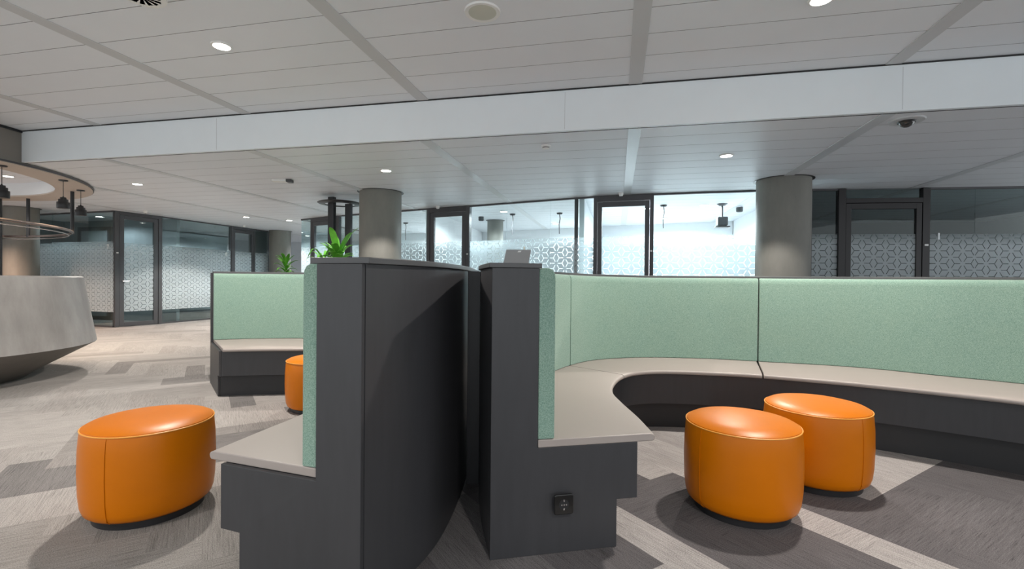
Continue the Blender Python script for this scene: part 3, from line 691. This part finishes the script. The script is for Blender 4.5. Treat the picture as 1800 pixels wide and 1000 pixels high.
MB().lathe([(.045, -.094), (.045, -.0895)], n=24).build('grille', M['black'], t, smooth=True)
column(-2.85, 11.05, .19, H2, 'short-looking grey column inside the central meeting room, seen through glass')
# dark inner door in the left office
for (a, b2), nm in (([(-13.5, 9.62), (-12.4, 9.60)], 'x'),):
    ndoor[0] += 1; o = struct(MB().bar(a, b2, 0, 2.35, .1, -.02).build('door_%d' % ndoor[0], DK)); MB().bar(lerp(a, b2, .12), lerp(a, b2, .88), .1, 2.25, .11, -.03).build('door_leaf', M['greywall'], o)

# ------------------------------------------------------------ twin-post frame beside the middle column
t = thing('twin_post_stand', 'tall black twin post stand with an oval ring on top, left of the middle column', 'stand', (-4.72, 7.35, 0))
MB().box(-.13, -.02, -.04, .04, .02, 2.50).build('post', M['black'], t, bevel=.006)
MB().box(.09, .20, .13, .20, .02, 2.40).build('post', M['black'], t, bevel=.006)
n = 64
vs = []; prf = [(.25, 2.375), (.35, 2.385), (.37, 2.40), (.35, 2.412), (.25, 2.39)]
for r, z in prf: vs += [(.03 + r * cos(2 * pi * j / n), .08 + r * sin(2 * pi * j / n), z) for j in range(n)]
MB().add(vs, [(i * n + j, i * n + (j + 1) % n, ((i + 1) % 5) * n + (j + 1) % n, ((i + 1) % 5) * n + j) for i in range(5) for j in range(n)]).build('ring', M['black'], t, smooth=True)
MB().lathe([(.30, 0), (.30, .02)], (.03, .08, 0), n=32).build('foot_plate', M['black'], t, smooth=True)

# ------------------------------------------------------------ plants behind the left bench
def leaf(mb, base, az, L, wd, rise, droop, n=7):
    d = Vector((cos(az), sin(az), 0)); s = Vector((-sin(az), cos(az), 0)); row = []
    for i in range(n + 1):
        u = i / n; p = Vector(base) + d * L * u * (1 - .25 * droop * u) + Vector((0, 0, rise * L * u - droop * L * u * u)); ww = wd * math.sin(pi * min(.97, .12 + .86 * u)) ** .8
        row.append((p - s * ww + Vector((0, 0, ww * .35)), p, p + s * ww + Vector((0, 0, ww * .35))))
    vs = [v for r in row for v in r] + [v - Vector((0, 0, .0015)) for r in row for v in r]; k = 3 * (n + 1); fs = []
    for i in range(n):
        for j in (0, 1):
            a = i * 3 + j; fs.append((a, a + 1, a + 4, a + 3)); fs.append((k + a, k + a + 3, k + a + 4, k + a + 1))
        fs.append((i * 3, i * 3 + 3, k + i * 3 + 3, k + i * 3)); fs.append((i * 3 + 2, k + i * 3 + 2, k + i * 3 + 5, i * 3 + 5))
    fs.append((0, k, k + 1, 1)); fs.append((1, k + 1, k + 2, 2)); e = n * 3; fs.append((e, e + 1, k + e + 1, k + e)); fs.append((e + 1, e + 2, k + e + 2, k + e + 1))
    mb.add(vs, fs)
SOIL = pm('soil', (.03, .02, .015), .9, bump=.5, bscale=40)
def plant(x, y, z, n, L, wd, rise, droop, h, label, seed):
    random.seed(seed); t = thing('potted_plant', label, 'plant', (x, y, z))
    part(MB().lathe([(.10, -z), (.12, -z + .02), (.14, -.01), (.14, .03), (.125, .03), (.12, -.03)], n=32).build('pot', M['dark'], t, smooth=True), 'tall dark planter pot')
    MB().lathe([(.118, -.03), (.118, -.02)], n=24).build('soil', SOIL, t)
    MB().tube([(0, 0, -.02), (.005, .003, h * .5), (0, 0, h)], [.009, .007, .004], 8).build('stem', M['stem'], t, smooth=True)
    for i in range(n):
        mb = MB(); u = i / n
        leaf(mb, (0, 0, h * (.35 + .65 * u)), i * 2.4 + random.random() * .5, L * (.75 + .4 * random.random()), wd, rise * (.4 + .9 * u + .3 * random.random()), droop * (.8 + .4 * random.random()))
        mb.build('leaf', M['leaf'], t, smooth=True)
plant(-3.82, 4.93, 1.04, 24, .15, .020, 1.1, .7, .24, 'small spiky green plant left of the bench end, in front of the bright wall', 3)
plant(-3.52, 5.22, 1.08, 22, .27, .018, 1.25, 1.15, .26, 'arching long-leaved plant between the spiky plant and the broad-leaved one', 5)
plant(-3.17, 4.98, 1.05, 30, .24, .042, 1.3, .8, .34, 'broad-leaved bright green plant showing over the tall black partition', 8)

# ------------------------------------------------------------ small tablet on the right bench end
t = thing('tablet_stand', 'small silver tablet leaning back on the top ledge of the right bench end', 'tablet', (-.405, 1.955, 1.168), rad(12))
MB().add([(-.062, 0, 0), (.044, 0, 0), (.056, .03, .062), (-.05, .03, .062), (-.062, .007, 0), (.044, .007, 0), (.056, .037, .062), (-.05, .037, .062)],
         [(0, 1, 2, 3), (7, 6, 5, 4), (0, 4, 5, 1), (1, 5, 6, 2), (2, 6, 7, 3), (3, 7, 4, 0)]).build('screen_back', M['silver'], t, bevel=.001)
MB().add([(-.002, .0235, .050), (.010, .0235, .050), (.014, .0262, .056), (.002, .0262, .056), (-.002, .022, .051), (.010, .022, .051), (.014, .0248, .057), (.002, .0248, .057)],
         [(0, 1, 2, 3), (7, 6, 5, 4), (0, 4, 5, 1), (1, 5, 6, 2), (2, 6, 7, 3), (3, 7, 4, 0)]).build('badge', M['white'], t)
MB().box(-.055, .05, .03, .10, 0, .004).build('base', M['black'], t)
MB().tube([(.026, .036, .03), (.026, .036, .075)], .0016, 6).build('stylus', M['gold'], t)
